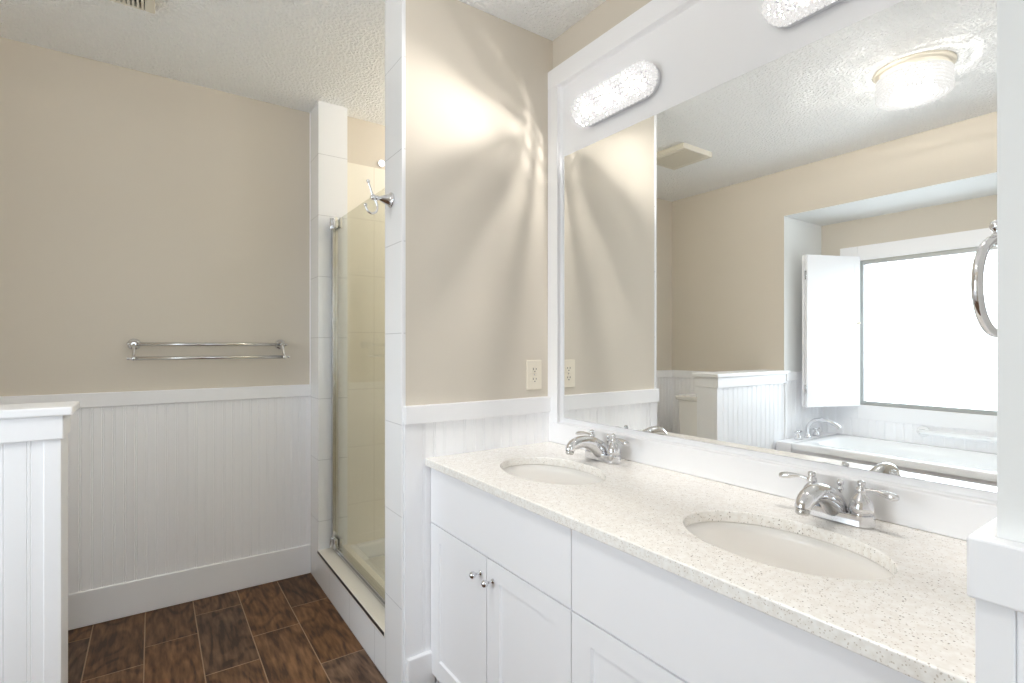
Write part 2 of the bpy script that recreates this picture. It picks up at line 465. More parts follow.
# shower enclosure
bm = new(); box(bm, XS2, 1.85, YJ2, YB, 0, 2.19); box(bm, XS2, 1.85, YJ2 + 0.006, YB, 2.19, CEIL)
w = struct('wall_shower_far', bm, ['tile_in', 'beige'])
for p in w.data.polygons:
    if p.center.z > 2.195: p.material_index = 1
bm = new(); box(bm, XS, XS2, YJ, YB, 0, CEIL)
w = struct('wall_shower_jamb', bm, ['tile_y', 'tile_x'])
for p in w.data.polygons:
    c = p.center; n = p.normal
    if abs(n.y) > 0.9: p.material_index = 1
bm = new(); box(bm, 1.75, 1.85, YS2, YJ2, 0, CEIL); struct('wall_shower_end', bm, 'tile_in_y')
bm = new(); box(bm, XM + 0.1, 1.75, YS2 - 0.012, YS2, 0, CEIL); box(bm, XS2, XM + 0.1, YS2 - 0.012, YS2, 0, CEIL); struct('wall_shower_near', bm, 'tile_in')
# tiled end of the divider (pilaster seen edge on)
bm = new(); box(bm, XS, XS + 0.012, YS, YS2, 0, CEIL); box(bm, XS + 0.012, XS2, YS2 - 0.012, YS2, 0, CEIL)
w = struct('trim_2', bm, ['tile_y', 'tile_x'])
for p in w.data.polygons:
    if abs(p.normal.y) > 0.9: p.material_index = 1
bm = new(); box(bm, XS - 0.002, XS + 0.004, YS - 0.003, YS + 0.0, 0, CEIL); struct('trim_3', bm, 'white')
bm = new(); box(bm, XS - 0.003, XS, YB - 0.013, YB - 0.001, 0.15, CEIL); struct('trim_4', bm, 'white')

# ------------------------------------------------------------------ wainscot, rails, baseboards
PW = 0.010
# back wall
bm = new(); beads(bm, XL, XS, 0.14, ZR0 + 0.01, lambda a, d, z: (a, YB - PW - d, z), PW, 0.0385); struct('trim_5', bm, 'white')
bm = new(); box(bm, XL, XS, YB - 0.022, YB, ZR0, ZR1); struct('trim_6', bm, 'white', bevel=0.003)
bm = new(); box(bm, XL, XS, YB - 0.018, YB, 0, 0.152); struct('baseboard_back', bm, 'white', bevel=0.004)
# left wall beside the toilet
bm = new(); beads(bm, 2.054, YB - PW, 0.14, ZR0 + 0.01, lambda a, d, z: (XL + PW + d, a, z), PW, 0.0385); struct('trim_7', bm, 'white')
bm = new(); box(bm, XL, XL + 0.022, 2.054, YB - 0.022, ZR0, ZR1); struct('trim_8', bm, 'white', bevel=0.003)
bm = new(); box(bm, XL, XL + 0.018, 2.054, YB - 0.018, 0, 0.152); struct('baseboard_left', bm, 'white', bevel=0.004)
# divider wall beside the vanity
bm = new(); box(bm, XS + 0.006, XS + 0.05, YS - 0.012, YS, 0.0, ZR0 + 0.01)
beads(bm, XS + 0.05, XM, 0.14, ZR0 + 0.01, lambda a, d, z: (a, YS - PW - d, z), PW, 0.040); struct('trim_9', bm, 'white')
bm = new(); box(bm, XS + 0.002, XM - 0.028, YS - 0.024, YS, ZR0, ZR1); struct('trim_10', bm, 'white', bevel=0.003)
bm = new(); box(bm, XS + 0.012, 0.80, YS - 0.026, YS, 0, 0.152); struct('baseboard_divider', bm, 'white', bevel=0.004)
# wall at the near end of the vanity
bm = new()
box(bm, XE - 0.012, XE, YE - 0.016, YE + 0.015, 0, ZR0 + 0.005)
beads(bm, YE - 0.16, YE - 0.016, 0, ZR0 + 0.005, lambda a, d, z: (XE - 0.008 - d, a, z), 0.008, 0.040, YE - 0.060)
box(bm, XE, XM, YE, YE + 0.010, 0.0, ZR0)
struct('trim_11', bm, 'white', bevel=0.0015)
bm = new()
v, f = box(bm, XE - 0.022, XE, YE - 0.16, YE + 0.020, ZR0 - 0.003, ZR1)
box(bm, XE, XM - 0.028, YE, YE + 0.020, ZR0 - 0.003, ZR1)
struct('trim_12', bm, 'white', bevel=0.003)
# alcove side wall and window wall
bm = new(); beads(bm, XW, XL, 0.0, 0.96, lambda a, d, z: (a, YA1 - PW - d, z), PW, 0.054); struct('trim_13', bm, 'white')
bm = new(); box(bm, XW, XL - 0.001, YA1 - 0.022, YA1, 0.955, 1.018); struct('trim_14', bm, 'white', bevel=0.003)
bm = new(); 
for a, b, zt in ((YA0, WY0 - 0.118, 0.955), (WY0 - 0.118, WY1 + 0.118, WZ0 - 0.10), (WY1 + 0.118, YA1 - PW, 0.955)): beads(bm, a, b, 0.5, zt, lambda p, d, z: (XW + 0.008 + d, p, z), 0.008, 0.054)
struct('trim_15', bm, 'white')

# ------------------------------------------------------------------ half-height partition at the left
bm = new(); box(bm, XL, -0.222, 1.930, 2.044, 0, 1.005)
pw = struct('wall_pony', bm, 'white')
bm = new(); beads(bm, XL, -0.245, 0, 0.95, lambda a, d, z: (a, 1.918 - d, z), 0.012, 0.0540, -0.2775); obj('front_panel', bm, 'white', pw)
bm = new(); beads(bm, XL, -0.245, 0, 0.95, lambda a, d, z: (a, 2.056 + d, z), 0.012, 0.0540, -0.2775); obj('rear_panel', bm, 'white', pw)
bm = new(); box(bm, -0.222, -0.210, 1.930, 2.044, 0, 0.95); obj('end_panel', bm, 'white', pw)
for ya, yb in ((1.914, 1.930), (2.044, 2.060)):
    bm = new(); box(bm, -0.247, -0.210, ya, yb, 0, 0.95); obj('corner_board', bm, 'white', pw, 0.0015)
bm = new(); box(bm, XL, -0.204, 1.904, 2.070, 0.94, 1.006); obj('frieze', bm, 'white', pw, 0.003)
bm = new(); box(bm, XL - 0.04, -0.184, 1.892, 2.082, 1.006, 1.030); obj('cap', bm, 'white', pw, 0.004)

# ------------------------------------------------------------------ window
CW = 0.118
wn = bpy.data.objects.new('window_1', None); COL.objects.link(wn); wn['kind'] = 'structure'; wn.location = (XW, (WY0 + WY1) / 2, WZ0)
bm = new()
box(bm, XW, XW + 0.018, WY1, WY1 + CW, WZ0 - 0.10, WZ1 + 0.105); box(bm, XW, XW + 0.018, WY0 - CW, WY0, WZ0 - 0.10, WZ1 + 0.105)
box(bm, XW, XW + 0.018, WY0, WY1, WZ1, WZ1 + 0.105); box(bm, XW, XW + 0.018, WY0, WY1, WZ0 - 0.10, WZ0)
obj('casing', bm, 'white', wn, 0.003)
bm = new()
for (a, b, c, d) in ((WY0, WY0 + 0.028, WZ0, WZ1), (WY1 - 0.028, WY1, WZ0, WZ1), (WY0 + 0.028, WY1 - 0.028, WZ0, WZ0 + 0.028), (WY0 + 0.028, WY1 - 0.028, WZ1 - 0.028, WZ1)):
    box(bm, XW - 0.045, XW - 0.01, a, b, c, d)
obj('window_frame', bm, 'alu', wn, 0.002)
bm = new(); box(bm, XW - 0.032, XW - 0.028, WY0 + 0.028, WY1 - 0.028, WZ0 + 0.028, WZ1 - 0.028); obj('pane', bm, 'pane', wn)

# folding shutter, two leaves folded together at the far side of the window
def leaf(bm, p0, p1, z0, z1, th=0.018):
    p0, p1 = Vector((*p0, 0)), Vector((*p1, 0)); d = (p1 - p0); L = d.length; d.normalize(); n = Vector((-d.y, d.x, 0))
    P = lambda a, q, z: p0 + d * a + n * q + Vector((0, 0, z))
    def bx(a0, a1, q0, q1, za, zb):
        prism(bm, [(a0, q0), (a1, q0), (a1, q1), (a0, q1)], lambda a, q: P(a, q, za), lambda a, q: P(a, q, zb))
    st = 0.045
    bx(0, st, 0, th, z0, z1); bx(L - st, L, 0, th, z0, z1); bx(st, L - st, 0, th, z0, z0 + st); bx(st, L - st, 0, th, z1 - st, z1)
    beads(bm, st, L - st, z0 + st, z1 - st, lambda a, q, z: P(a, 0.005 - q, z), -0.004, 0.04)
    beads(bm, st, L - st, z0 + st, z1 - st, lambda a, q, z: P(a, th - 0.005 + q, z), 0.004, 0.04)
    return P
sh = thing('window_shutter', 'white beadboard folding shutter open beside the bright bathtub window', 'shutter', (-1.52, 1.66, 0.772))
bm = new(); P1 = leaf(bm, (-1.520, 1.640), (-1.116, 1.812), 0.772, 1.843); obj('front_leaf', bm, 'white', sh)
bm = new(); leaf(bm, (-1.532, 1.672), (-1.124, 1.838), 0.772, 1.843); obj('rear_leaf', bm, 'white', sh)
bm = new(); lathe(bm, P1(0.022, 0.0, 1.365), P1(0.022, -1, 0) - P1(0.022, 0, 0), [(0, 0.006), (0.008, 0.004), (0.012, 0.009), (0.02, 0.008), (0.023, 0)], 14); obj('knob', bm, 'plastic', sh)
for z in (0.90, 1.70):
    bm = new(); lathe(bm, (-1.108, 1.820, z - 0.03), (0, 0, 1), [(0, 0.005), (0.06, 0.005)], 10); obj('hinge', bm, 'satin', sh)

# ------------------------------------------------------------------ mirror surround, mirror
ms = bpy.data.objects.new('trim_16', None); COL.objects.link(ms); ms['kind'] = 'structure'; ms.location = (XM, 0.9, 0.818)
Y0F, Y1F = YE + 0.011, YS - 0.001
bm = new(); box(bm, XM - 0.004, XM, Y0F, Y1F, 0.817, 2.304); obj('inset_panel', bm, 'white', ms)
bm = new(); box(bm, XM - 0.028, XM - 0.004, 1.578, Y1F, 0.896, 2.227); obj('left_rail', bm, 'white', ms, 0.003)
bm = new(); box(bm, XM - 0.028, XM - 0.004, Y0F, Y0F + 0.06, 0.896, 2.227); obj('right_rail', bm, 'white', ms, 0.003)
bm = new(); box(bm, XM - 0.028, XM - 0.004, Y0F, Y1F, 2.227, 2.304); obj('top_rail', bm, 'white', ms, 0.003)
bm = new(); box(bm, XM - 0.028, XM - 0.004, Y0F, Y1F, 0.817, 0.896); obj('bottom_rail', bm, 'white', ms, 0.003)
bm = new()
for (a, b, c, d) in ((1.573, 1.578, 0.896, 2.227), (Y0F + 0.06, Y0F + 0.065, 0.896, 2.227)): 
    prism(bm, [(XM - 0.004, a), (XM - 0.011, b if a > 1 else a), (XM - 0.004, b)], lambda x, y: (x, y, c), lambda x, y: (x, y, d))
for z0, z1, zp in ((0.896, 0.901, 0.896), (2.222, 2.227, 2.227)):
    prism(bm, [(XM - 0.004, z0), (XM - 0.011, zp), (XM - 0.004, z1)], lambda x, z: (x, Y0F + 0.06, z), lambda x, z: (x, 1.578, z))
obj('moulding', bm, 'white', ms)
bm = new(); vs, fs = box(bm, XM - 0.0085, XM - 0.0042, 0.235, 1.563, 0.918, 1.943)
box(bm, XM - 0.0046, XM - 0.00405, 0.232, 1.5655, 0.917, 1.945)  # thin black border painted in for the dark reflected gap around the mirror
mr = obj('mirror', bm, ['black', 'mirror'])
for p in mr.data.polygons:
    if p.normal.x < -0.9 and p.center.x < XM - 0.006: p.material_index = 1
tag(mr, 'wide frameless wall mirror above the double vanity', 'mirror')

# ------------------------------------------------------------------ vanity: counter, two cabinets, sinks
CX0, CZ = 0.7665, 0.8163
SINKS = (1.258, 0.546); SX, SA, SB = 1.018, 0.196, 0.136      # sink centres, half length (y), half depth (x)
bm = new()
def loop(pts):
    vs = [bm.verts.new((x, y, CZ)) for x, y in pts]
    return [bm.edges.new((vs[i], vs[(i + 1) % len(vs)])) for i in range(len(vs))]
ed = loop([(CX0, YE + 0.012), (XM - 0.001, YE + 0.012), (XM - 0.001, YS - 0.012), (CX0, YS - 0.012)])
for sy in SINKS: ed += loop([(SX + SB * math.cos(2 * PI * k / 72), sy + SA * math.sin(2 * PI * k / 72)) for k in range(72)])
res = bmesh.ops.triangle_fill(bm, use_beauty=True, use_dissolve=False, edges=ed)
fs = [f for f in bm.faces]
for f in list(fs):      # drop anything filled inside the sink holes
    c = f.calc_center_median()
    if any(((c.x - SX) / SB) ** 2 + ((c.y - sy) / SA) ** 2 < 0.985 for sy in SINKS): bm.faces.remove(f)
ext = bmesh.ops.extrude_face_region(bm, geom=list(bm.faces))
bmesh.ops.translate(bm, verts=[g for g in ext['geom'] if isinstance(g, bmesh.types.BMVert)], vec=(0, 0, -0.026))
ct = obj('vanity_countertop', bm, 'quartz', bevel=0.003, seg=3, angle=50)
tag(ct, 'long white speckled quartz countertop with two oval sink cutouts', 'countertop')

def make_sink(sy, label):
    s = thing('sink', label, 'sink', (SX, sy, 0.63), 'undermount vanity sinks')
    bm = new(); N = 56; rings = []
    zt = CZ - 0.0275
    prof = [(1.10, 0), (1.10, -0.010), (1.03, -0.012), (1.015, -0.03), (0.985, -0.07), (0.90, -0.11), (0.72, -0.138), (0.45, -0.150), (0.16, -0.155)]
    inner = [(1.012, 0.0), (0.995, -0.02), (0.96, -0.06), (0.87, -0.10), (0.69, -0.127), (0.42, -0.139), (0.13, -0.144)]
    def ring(s_, z): return [bm.verts.new((SX + SB * s_ * math.cos(2 * PI * k / N), sy + SA * s_ * math.sin(2 * PI * k / N), zt + z)) for k in range(N)]
    rr = [ring(*p) for p in reversed(inner)] + [ring(*p) for p in prof]
    for a, b in zip(rr, rr[1:]):
        for k in range(N):
            f = bm.faces.new((a[k], a[(k + 1) % N], b[(k + 1) % N], b[k])); f.smooth = True
    bm.faces.new(rr[0]); bm.faces.new(rr[-1])
    obj('bowl', bm, 'ceramic', s)
    bm = new(); lathe(bm, (SX, sy, zt - 0.144), (0, 0, 1), [(0, 0.024), (0.003, 0.023), (0.004, 0.016), (0.001, 0.014), (0.004, 0.010), (0.006, 0)], 24)
    obj('drain', bm, 'chrome', s)
    return s
s0 = make_sink(SINKS[0], 'oval white sink in the far half of the countertop by the outlet wall')
dup(s0, (0, SINKS[1] - SINKS[0], 0), 'oval white sink in the near half of the countertop, larger in view')

def make_cabinet(y0, y1, label):
    c = thing('vanity_cabinet', label, 'cabinet', (0.80, (y0 + y1) / 2, 0), 'vanity cabinets')
    xf, xb = 0.806, XM - 0.002; zt = CZ - 0.0265
    bm = new()
    box(bm, xf, xb, y0, y0 + 0.016, 0.0, zt); box(bm, xf, xb, y1 - 0.016, y1, 0.0, zt)
    box(bm, xf, xb, y0 + 0.016, y1 - 0.016, 0.08, 0.096); box(bm, xb - 0.008, xb, y0 + 0.016, y1 - 0.016, 0.096, zt)
    box(bm, xf + 0.06, xf + 0.075, y0 + 0.016, y1 - 0.016, 0, 0.08)
    box(bm, xf, xf + 0.016, y0 + 0.016, y1 - 0.016, 0.56, zt)
    obj('carcass', bm, 'cabinet', c)
    g = 0.0015
    bm = new(); box(bm, 0.787, 0.805, y0 + g, y1 - g, 0.5965, zt - 0.001); obj('drawer_front', bm, 'cabinet', c, 0.0015)
    ym = (y0 + y1) / 2; z0, z1 = 0.080, 0.5925
    for a, b, ky in ((y0 + g, ym - g, ym - 0.033), (ym + g, y1 - g, ym + 0.033)):
        bm = new(); st = 0.062; xd0, xd1 = 0.787, 0.805
        # shaker front: frame, bevelled inner step, recessed panel, built as nested loops
        L = [(0, xd0), (st, xd0), (st + 0.004, xd0 + 0.0065)]
        rg = []
        for ins, x in L:
            zi = 0 if ins == 0 else ins - 0.008
            rg.append([bm.verts.new((x, a + ins, z0 + ins)), bm.verts.new((x, b - ins, z0 + ins)), bm.verts.new((x, b - ins, z1 - max(0, ins - 0.01))), bm.verts.new((x, a + ins, z1 - max(0, ins - 0.01)))])
        bk = [bm.verts.new((xd1, v.co.y, v.co.z)) for v in rg[0]]
        for p, q in zip(rg, rg[1:]):
            for k in range(4): bm.faces.new((p[k], p[(k + 1) % 4], q[(k + 1) % 4], q[k]))
        bm.faces.new(rg[-1])
        for k in range(4): bm.faces.new((rg[0][k], rg[0][(k + 1) % 4], bk[(k + 1) % 4], bk[k]))
        bm.faces.new(bk)
        d = obj('door', bm, 'cabinet', c)
        bm = new(); lathe(bm, (xd0, ky, 0.538), (-1, 0, 0), [(0, 0.0075), (0.003, 0.007), (0.004, 0.004), (0.016, 0.0035), (0.018, 0.006), (0.022, 0.0092), (0.027, 0.0105), (0.032, 0.0095), (0.0355, 0.006), (0.037, 0)], 20)
        obj('knob', bm, 'chrome', d)
    return c
YC0, YC1, YC2 = YE + 0.014, 0.898, YS - 0.0125
cab = make_cabinet(YC1, YC2, 'far white vanity cabinet with two shaker doors, next to the divider wall')
make_cabinet(YC0, YC1, 'near white vanity cabinet under the larger-looking sink, cut off by the photo bottom')

# ------------------------------------------------------------------ faucets
def make_faucet(fy, label):
    fx, z = 1.245, CZ
    t = thing('faucet', label, 'faucet', (fx, fy, z), 'vanity faucets')
    # deck plate: stadium
    bm = new(); R = 0.0255; h = 0.0508; out = []
    for k in range(17): a = PI * k / 16; out.append((R * math.cos(a), h + R * math.sin(a)))
    for k in range(17): a = PI + PI * k / 16; out.append((R * math.cos(a), -h + R * math.sin(a)))
    prism(bm, out, lambda x, y: (fx + x, fy + y, z), lambda x, y: (fx + x * 0.96, fy + y * 0.985, z + 0.025)); obj('deck_plate', bm, 'chrome', t, 0.0025)
    # spout: broad flank at the foot, arching forward to a drooping mouth
    S = [(1.246, 0.020, 0.0280, 0.90, 1.0), (1.229, 0.040, 0.0270, 1, 0.92), (1.203, 0.057, 0.0240, 1, 0.88), (1.170, 0.069, 0.0205, 1, 0.92), (1.140, 0.071, 0.0188, 1, 1), (1.117, 0.065, 0.0182, 1, 1), (1.104, 0.056, 0.0165, 1, 1), (1.101, 0.048, 0.0158, 1, 1)]
    pts = curve(S, 6)
    bm = new(); tube(bm, [(p[0], fy, z + p[1]) for p in pts], [p[2] for p in pts], 20, ref=(0, 1, 0), squash=[(p[3], p[4]) for p in pts])
    sp = obj('spout', bm, 'chrome', t)
    bm = new(); lathe(bm, (1.1005, fy, z + 0.049), (-0.08, 0, -1), [(0, 0.0135), (0.010, 0.0135), (0.013, 0.011), (0.0135, 0)], 18); obj('aerator', bm, 'satin', sp)
    for s in (1, -1):
        hy = fy + s * 0.0508
        bm = new(); lathe(bm, (fx, hy, z + 0.008), (0, 0, 1), [(0, 0.0200), (0.018, 0.0205), (0.0195, 0.0215), (0.0215, 0.0215), (0.0225, 0.0238), (0.032, 0.0232), (0.043, 0.0205), (0.052, 0.0155), (0.059, 0.0095), (0.062, 0.0080), (0.0635, 0.0105), (0.067, 0.0115), (0.072, 0.0098), (0.0745, 0.0065), (0.077, 0.0075), (0.082, 0.0085), (0.086, 0.0065), (0.088, 0)], 24)
        hb = obj('handle', bm, 'chrome', t)
        lv = curve([(0.004, 0.070, 0.0058), (0.020, 0.0735, 0.0044), (0.034, 0.0735, 0.0062), (0.048, 0.0715, 0.0088), (0.060, 0.0695, 0.0094), (0.068, 0.068, 0.0070), (0.071, 0.0675, 0.002)], 5)
        bm = new(); tube(bm, [(fx - 0.12 * q[0], hy + s * q[0], z + 0.006 + q[1]) for q in lv], [q[2] for q in lv], 14, squash=[(1.15, 0.8)] * len(lv)); obj('lever', bm, 'chrome', hb)
    bm = new(); lathe(bm, (1.276, fy + 0.004, z + 0.008), (0, 0, 1), [(0, 0.006), (0.03, 0.004), (0.048, 0.0035), (0.050, 0.006), (0.054, 0.0075), (0.058, 0.005), (0.060, 0.004), (0.063, 0.0065), (0.068, 0.0072), (0.073, 0.005), (0.075, 0)], 16); obj('lift_rod', bm, 'chrome', t)
    return t
f0 = make_faucet(1.262, 'chrome two-lever faucet behind the far sink near the outlet wall')
dup(f0, (0, 0.537 - 1.262, 0), 'chrome two-lever faucet behind the near sink, larger in view')

# ------------------------------------------------------------------ outlet
ou = thing('wall_outlet', 'cream duplex electrical outlet on the beige wall left of the mirror', 'outlet', (1.241, YS, 1.086))
bm = new(); box(bm, 1.204, 1.278, YS - 0.006, YS - 0.0002, 1.028, 1.144); obj('cover_plate', bm, 'plastic', ou, 0.003)
for dz in (0.0195, -0.0195):
    bm = new(); pts = [(0.0165 * math.cos(a), 0.0145 * math.sin(a)) for a in [2 * PI * k / 24 for k in range(24)]]
    pts = [(max(-0.0165, min(0.0165, p * 1.15)), max(-0.0125, min(0.0125, q * 1.1))) for p, q in pts]
    prism(bm, pts, lambda a, b: (1.241 + a, YS - 0.006, 1.086 + dz + b), lambda a, b: (1.241 + a, YS - 0.0085, 1.086 + dz + b))
    rc = obj('receptacle', bm, 'plastic', ou)
    for a, w_, hh, b in ((-0.0065, 0.0013, 0.004, 0.004), (0.0065, 0.0013, 0.0034, 0.004), (0, 0.0022, 0.0022, -0.006)):
        bm = new(); box(bm, 1.241 + a - w_, 1.241 + a + w_, YS - 0.0088, YS - 0.0085, 1.086 + dz + b - hh, 1.086 + dz + b + hh); obj('slot', bm, 'slot', rc)
bm = new(); lathe(bm, (1.241, YS - 0.006, 1.086), (0, -1, 0), [(0, 0.0028), (0.001, 0.0026), (0.0013, 0)], 12); obj('screw', bm, 'satin', ou)

# ------------------------------------------------------------------ double towel bar on the back wall
tb = thing('towel_bar', 'chrome double towel bar on the beige back wall', 'towel bar', (0.237, YB, 1.18))
for x, s in ((-0.067, -1), (0.541, 1)):
    bm = new(); lathe(bm, (x, YB, 1.208), (0, -1, 0), [(0, 0.026), (0.005, 0.0255), (0.009, 0.020), (0.014, 0.014), (0.026, 0.009), (0.040, 0.0085), (0.044, 0.011), (0.056, 0.011), (0.060, 0.008)], 24)
    pts = curve([(0.052, 1.208, 0.0075), (0.070, 1.198, 0.0062), (0.082, 1.180, 0.0058), (0.094, 1.160, 0.0062), (0.108, 1.146, 0.0075)], 6)
    tube(bm, [(x, YB - p[0], p[1]) for p in pts], [p[2] for p in pts], 12, ref=(1, 0, 0))
    ball(bm, (x, YB - 0.108, 1.146), 0.0105, 2); obj('post', bm, 'chrome', tb)
    for yy, zz in ((YB - 0.050, 1.208), (YB - 0.108, 1.146)):
        bm = new(); lathe(bm, (x + s * 0.004, yy, zz), (s, 0, 0), [(0, 0.0065), (0.006, 0.0065), (0.008, 0.004), (0.011, 0.004), (0.014, 0.0068), (0.019, 0.006), (0.022, 0)], 14); obj('finial', bm, 'chrome', tb)
for yy, zz in ((YB - 0.050, 1.208), (YB - 0.108, 1.146)):
    bm = new(); lathe(bm, (-0.067, yy, zz), (1, 0, 0), [(0, 0.0078), (0.608, 0.0078)], 18); obj('bar', bm, 'satin', tb)

# ------------------------------------------------------------------ robe hook on the tiled pilaster
hk = thing('robe_hook', 'chrome robe hook on the white tiled wall edge beside the shower', 'hook', (XS, 1.735, 1.71))
bm = new(); lathe(bm, (XS, 1.735, 1.71), (-1, 0, 0), [(0, 0.026), (0.004, 0.0265), (0.007, 0.024), (0.010, 0.020), (0.022, 0.016), (0.034, 0.0115), (0.044, 0.007), (0.048, 0.0065), (0.051, 0.0085), (0.056, 0.0085), (0.059, 0.006), (0.064, 0.007)], 24); obj('rosette', bm, 'chrome', hk)
bm = new(); ball(bm, (XS - 0.066, 1.735, 1.71), 0.0105, 3)
pts = curve([(0.066, 0.0, 0.005), (0.072, 0.018, 0.004), (0.078, 0.036, 0.0035), (0.083, 0.050, 0.003)], 5)
tube(bm, [(XS - p[0], 1.735, 1.71 + p[1]) for p in pts], [p[2] for p in pts], 10, ref=(0, 1, 0)); ball(bm, (XS - 0.084, 1.735, 1.762), 0.0065, 2)
obj('upper_prong', bm, 'chrome', hk)
bm = new()
pts = curve([(0.060, -0.006, 0.0048), (0.052, -0.028, 0.004), (0.056, -0.048, 0.0038), (0.072, -0.056, 0.0038), (0.086, -0.048, 0.0038), (0.092, -0.034, 0.0032)], 6)
tube(bm, [(XS - p[0], 1.735, 1.71 + p[1]) for p in pts], [p[2] for p in pts], 10, ref=(0, 1, 0)); ball(bm, (XS - 0.093, 1.735, 1.71 - 0.030), 0.0065, 2)
obj('lower_prong', bm, 'chrome', hk)

# ------------------------------------------------------------------ shower: curb, tray, door, light
cb = bpy.data.objects.new('shower_curb', None); COL.objects.link(cb); cb['kind'] = 'structure'; cb.location = (XS, 2.25, 0)
bm = new(); box(bm, XS, XS2, YS2, YJ, 0, 0.148); obj('curb_body', bm, 'tile_y', cb)
bm = new(); box(bm, XS - 0.005, XS - 0.0035, YS2, YJ, 0.156, 0.1685); obj('edge_strip', bm, 'black', cb)
bm = new(); box(bm, XS - 0.0035, XS2, YS2, YJ, 0.148, 0.170); obj('sill', bm, 'stone', cb, 0.002)
bm = new()
X0, X1, Y0, Y1 = XS2, 1.75, YS2, YJ2
box(bm, X0, X1, Y0, Y1, 0.0, 0.05)
box(bm, X0, X0 + 0.07, Y0, Y1, 0.05, 0.13); box(bm, X1 - 0.05, X1, Y0, Y1, 0.05, 0.13); box(bm, X0 + 0.07, X1 - 0.05, Y0, Y0 + 0.05, 0.05, 0.13); box(bm, X0 + 0.07, X1 - 0.05, Y1 - 0.05, Y1, 0.05, 0.13)
tr = obj('shower_tray', bm, 'acrylic', bevel=0.012, seg=3); tag(tr, 'white shower tray floor behind the glass door', 'shower tray')
sd = thing('shower_door', 'clear glass shower door with chrome hinges on the tiled curb', 'shower door', (0.766, 2.25, 0.170))
bm = new(); box(bm, 0.762, 0.770, YS2 + 0.004, YJ - 0.030, 0.186, 1.832); obj('glass_panel', bm, 'glass', sd)
bm = new(); box(bm, 0.752, 0.780, YJ - 0.026, YJ, 0.178, 1.815); obj('jamb_channel', bm, 'satin', sd, 0.002)
bm = new(); box(bm, 0.750, 0.800, YS2 + 0.002, YJ - 0.027, 0.170, 0.180); box(bm, 0.757, 0.762, YS2 + 0.002, YJ - 0.027, 0.180, 0.190); obj('bottom_track', bm, 'satin', sd, 0.0015)
for z0, z1 in ((1.790, 1.845), (0.186, 0.235)):
    bm = new()
    box(bm, 0.7705, 0.784, YJ - 0.085, YJ - 0.027, z0, z1); box(bm, 0.744, 0.7615, YJ - 0.085, YJ - 0.027, z0, z1)
    lathe(bm, (0.742, YJ - 0.040, z0 - 0.002), (0, 0, 1), [(0, 0.008), (z1 - z0 + 0.004, 0.008)], 12)
    obj('hinge', bm, 'chrome', sd, 0.003)
sl = thing('shower_light', 'small round lit white lamp high on the shower wall', 'light', (1.03, YJ2, 2.215))
bm = new(); lathe(bm, (1.052, YJ2 + 0.006, 2.220), (0, -1, 0), [(0, 0.021), (0.012, 0.020), (0.014, 0.018), (0.010, 0.016)], 32); obj('trim_ring', bm, 'white', sl)
bm = new(); lathe(bm, (1.052, YJ2 + 0.004, 2.220), (0, -1, 0), [(0, 0.016), (0.012, 0.016), (0.016, 0.011), (0.017, 0)], 32); obj('lens', bm, 'lens', sl)
lamp('shower_fill', (1.45, 2.30, 2.25), P_SHOWER, 0.05)  # unseen fill light without a fixture, added to brighten the shower

# ------------------------------------------------------------------ crystal lights
def make_vanity_light(cy, label):
    xb = XM - 0.004; cz = 2.058
    t = thing('vanity_light', label, 'light', (xb, cy, cz), 'crystal vanity lights')
    h, R = 0.129, 0.051
    def stad(r, n=20):
        return [(h + r * math.cos(-PI / 2 + PI * k / n), r * math.sin(-PI / 2 + PI * k / n)) for k in range(n + 1)] + [(-h + r * math.cos(PI / 2 + PI * k / n), r * math.sin(PI / 2 + PI * k / n)) for k in range(n + 1)]
    bm = new(); prism(bm, stad(R), lambda a, b: (xb, cy + a, cz + b), lambda a, b: (xb - 0.016, cy + a, cz + b)); obj('backplate', bm, 'chrome', t, 0.002)
    bm = new(); r = 0.0080
    def ring_pts(rad, sp):
        per = 4 * h + 2 * PI * rad; n = max(4, int(per / sp)); out = []
        for k in range(n):
            s = per * k / n
            if s < 2 * h: out.append((-h + s, -rad))
            elif s < 2 * h + PI * rad: a = -PI / 2 + (s - 2 * h) / rad; out.append((h + rad * math.cos(a), rad * math.sin(a)))
            elif s < 4 * h + PI * rad: out.append((h - (s - 2 * h - PI * rad), rad))
            else: a = PI / 2 + (s - 4 * h - PI * rad) / rad; out.append((-h + rad * math.cos(a), rad * math.sin(a)))
        return out
    layers = [(0.0475, 0.025), (0.0480, 0.041), (0.0455, 0.056), (0.0365, 0.068), (0.0240, 0.073), (0.0095, 0.074)]
    for rad, dx in layers:
        for a, b in ring_pts(rad, 0.0165): ball(bm, (xb - dx, cy + a, cz + b), r, 2, False)
    s = obj('crystal_shade', bm, 'crystal', t); s['kind'] = 'stuff'
    for k in (-1, 0, 1):
        bm = new(); ball(bm, (xb - 0.033, cy + k * 0.105, cz), 0.012, 2); lathe(bm, (xb - 0.016, cy + k * 0.105, cz), (-1, 0, 0), [(0, 0.008), (0.010, 0.008)], 12)
        obj('bulb', bm, 'bulb', t)
        d = bpy.data.lights.new('vanity_bulb', 'AREA'); d.shape = 'DISK'; d.size = 0.024; d.energy = P_VANITY; d.color = WARM
        l = bpy.data.objects.new('vanity_bulb', d); COL.objects.link(l); l.location = (xb - 0.046, cy + k * 0.105, cz)
        l.rotation_euler = (0, PI / 2 - math.radians(24), 0)          # disc light added before the bulb, aimed at room and counter, off the panel
    return t
make_vanity_light(1.268, 'oblong crystal vanity light over the far sink, fully in view')
make_vanity_light(0.544, 'oblong crystal vanity light over the near sink, cut off by the photo top')

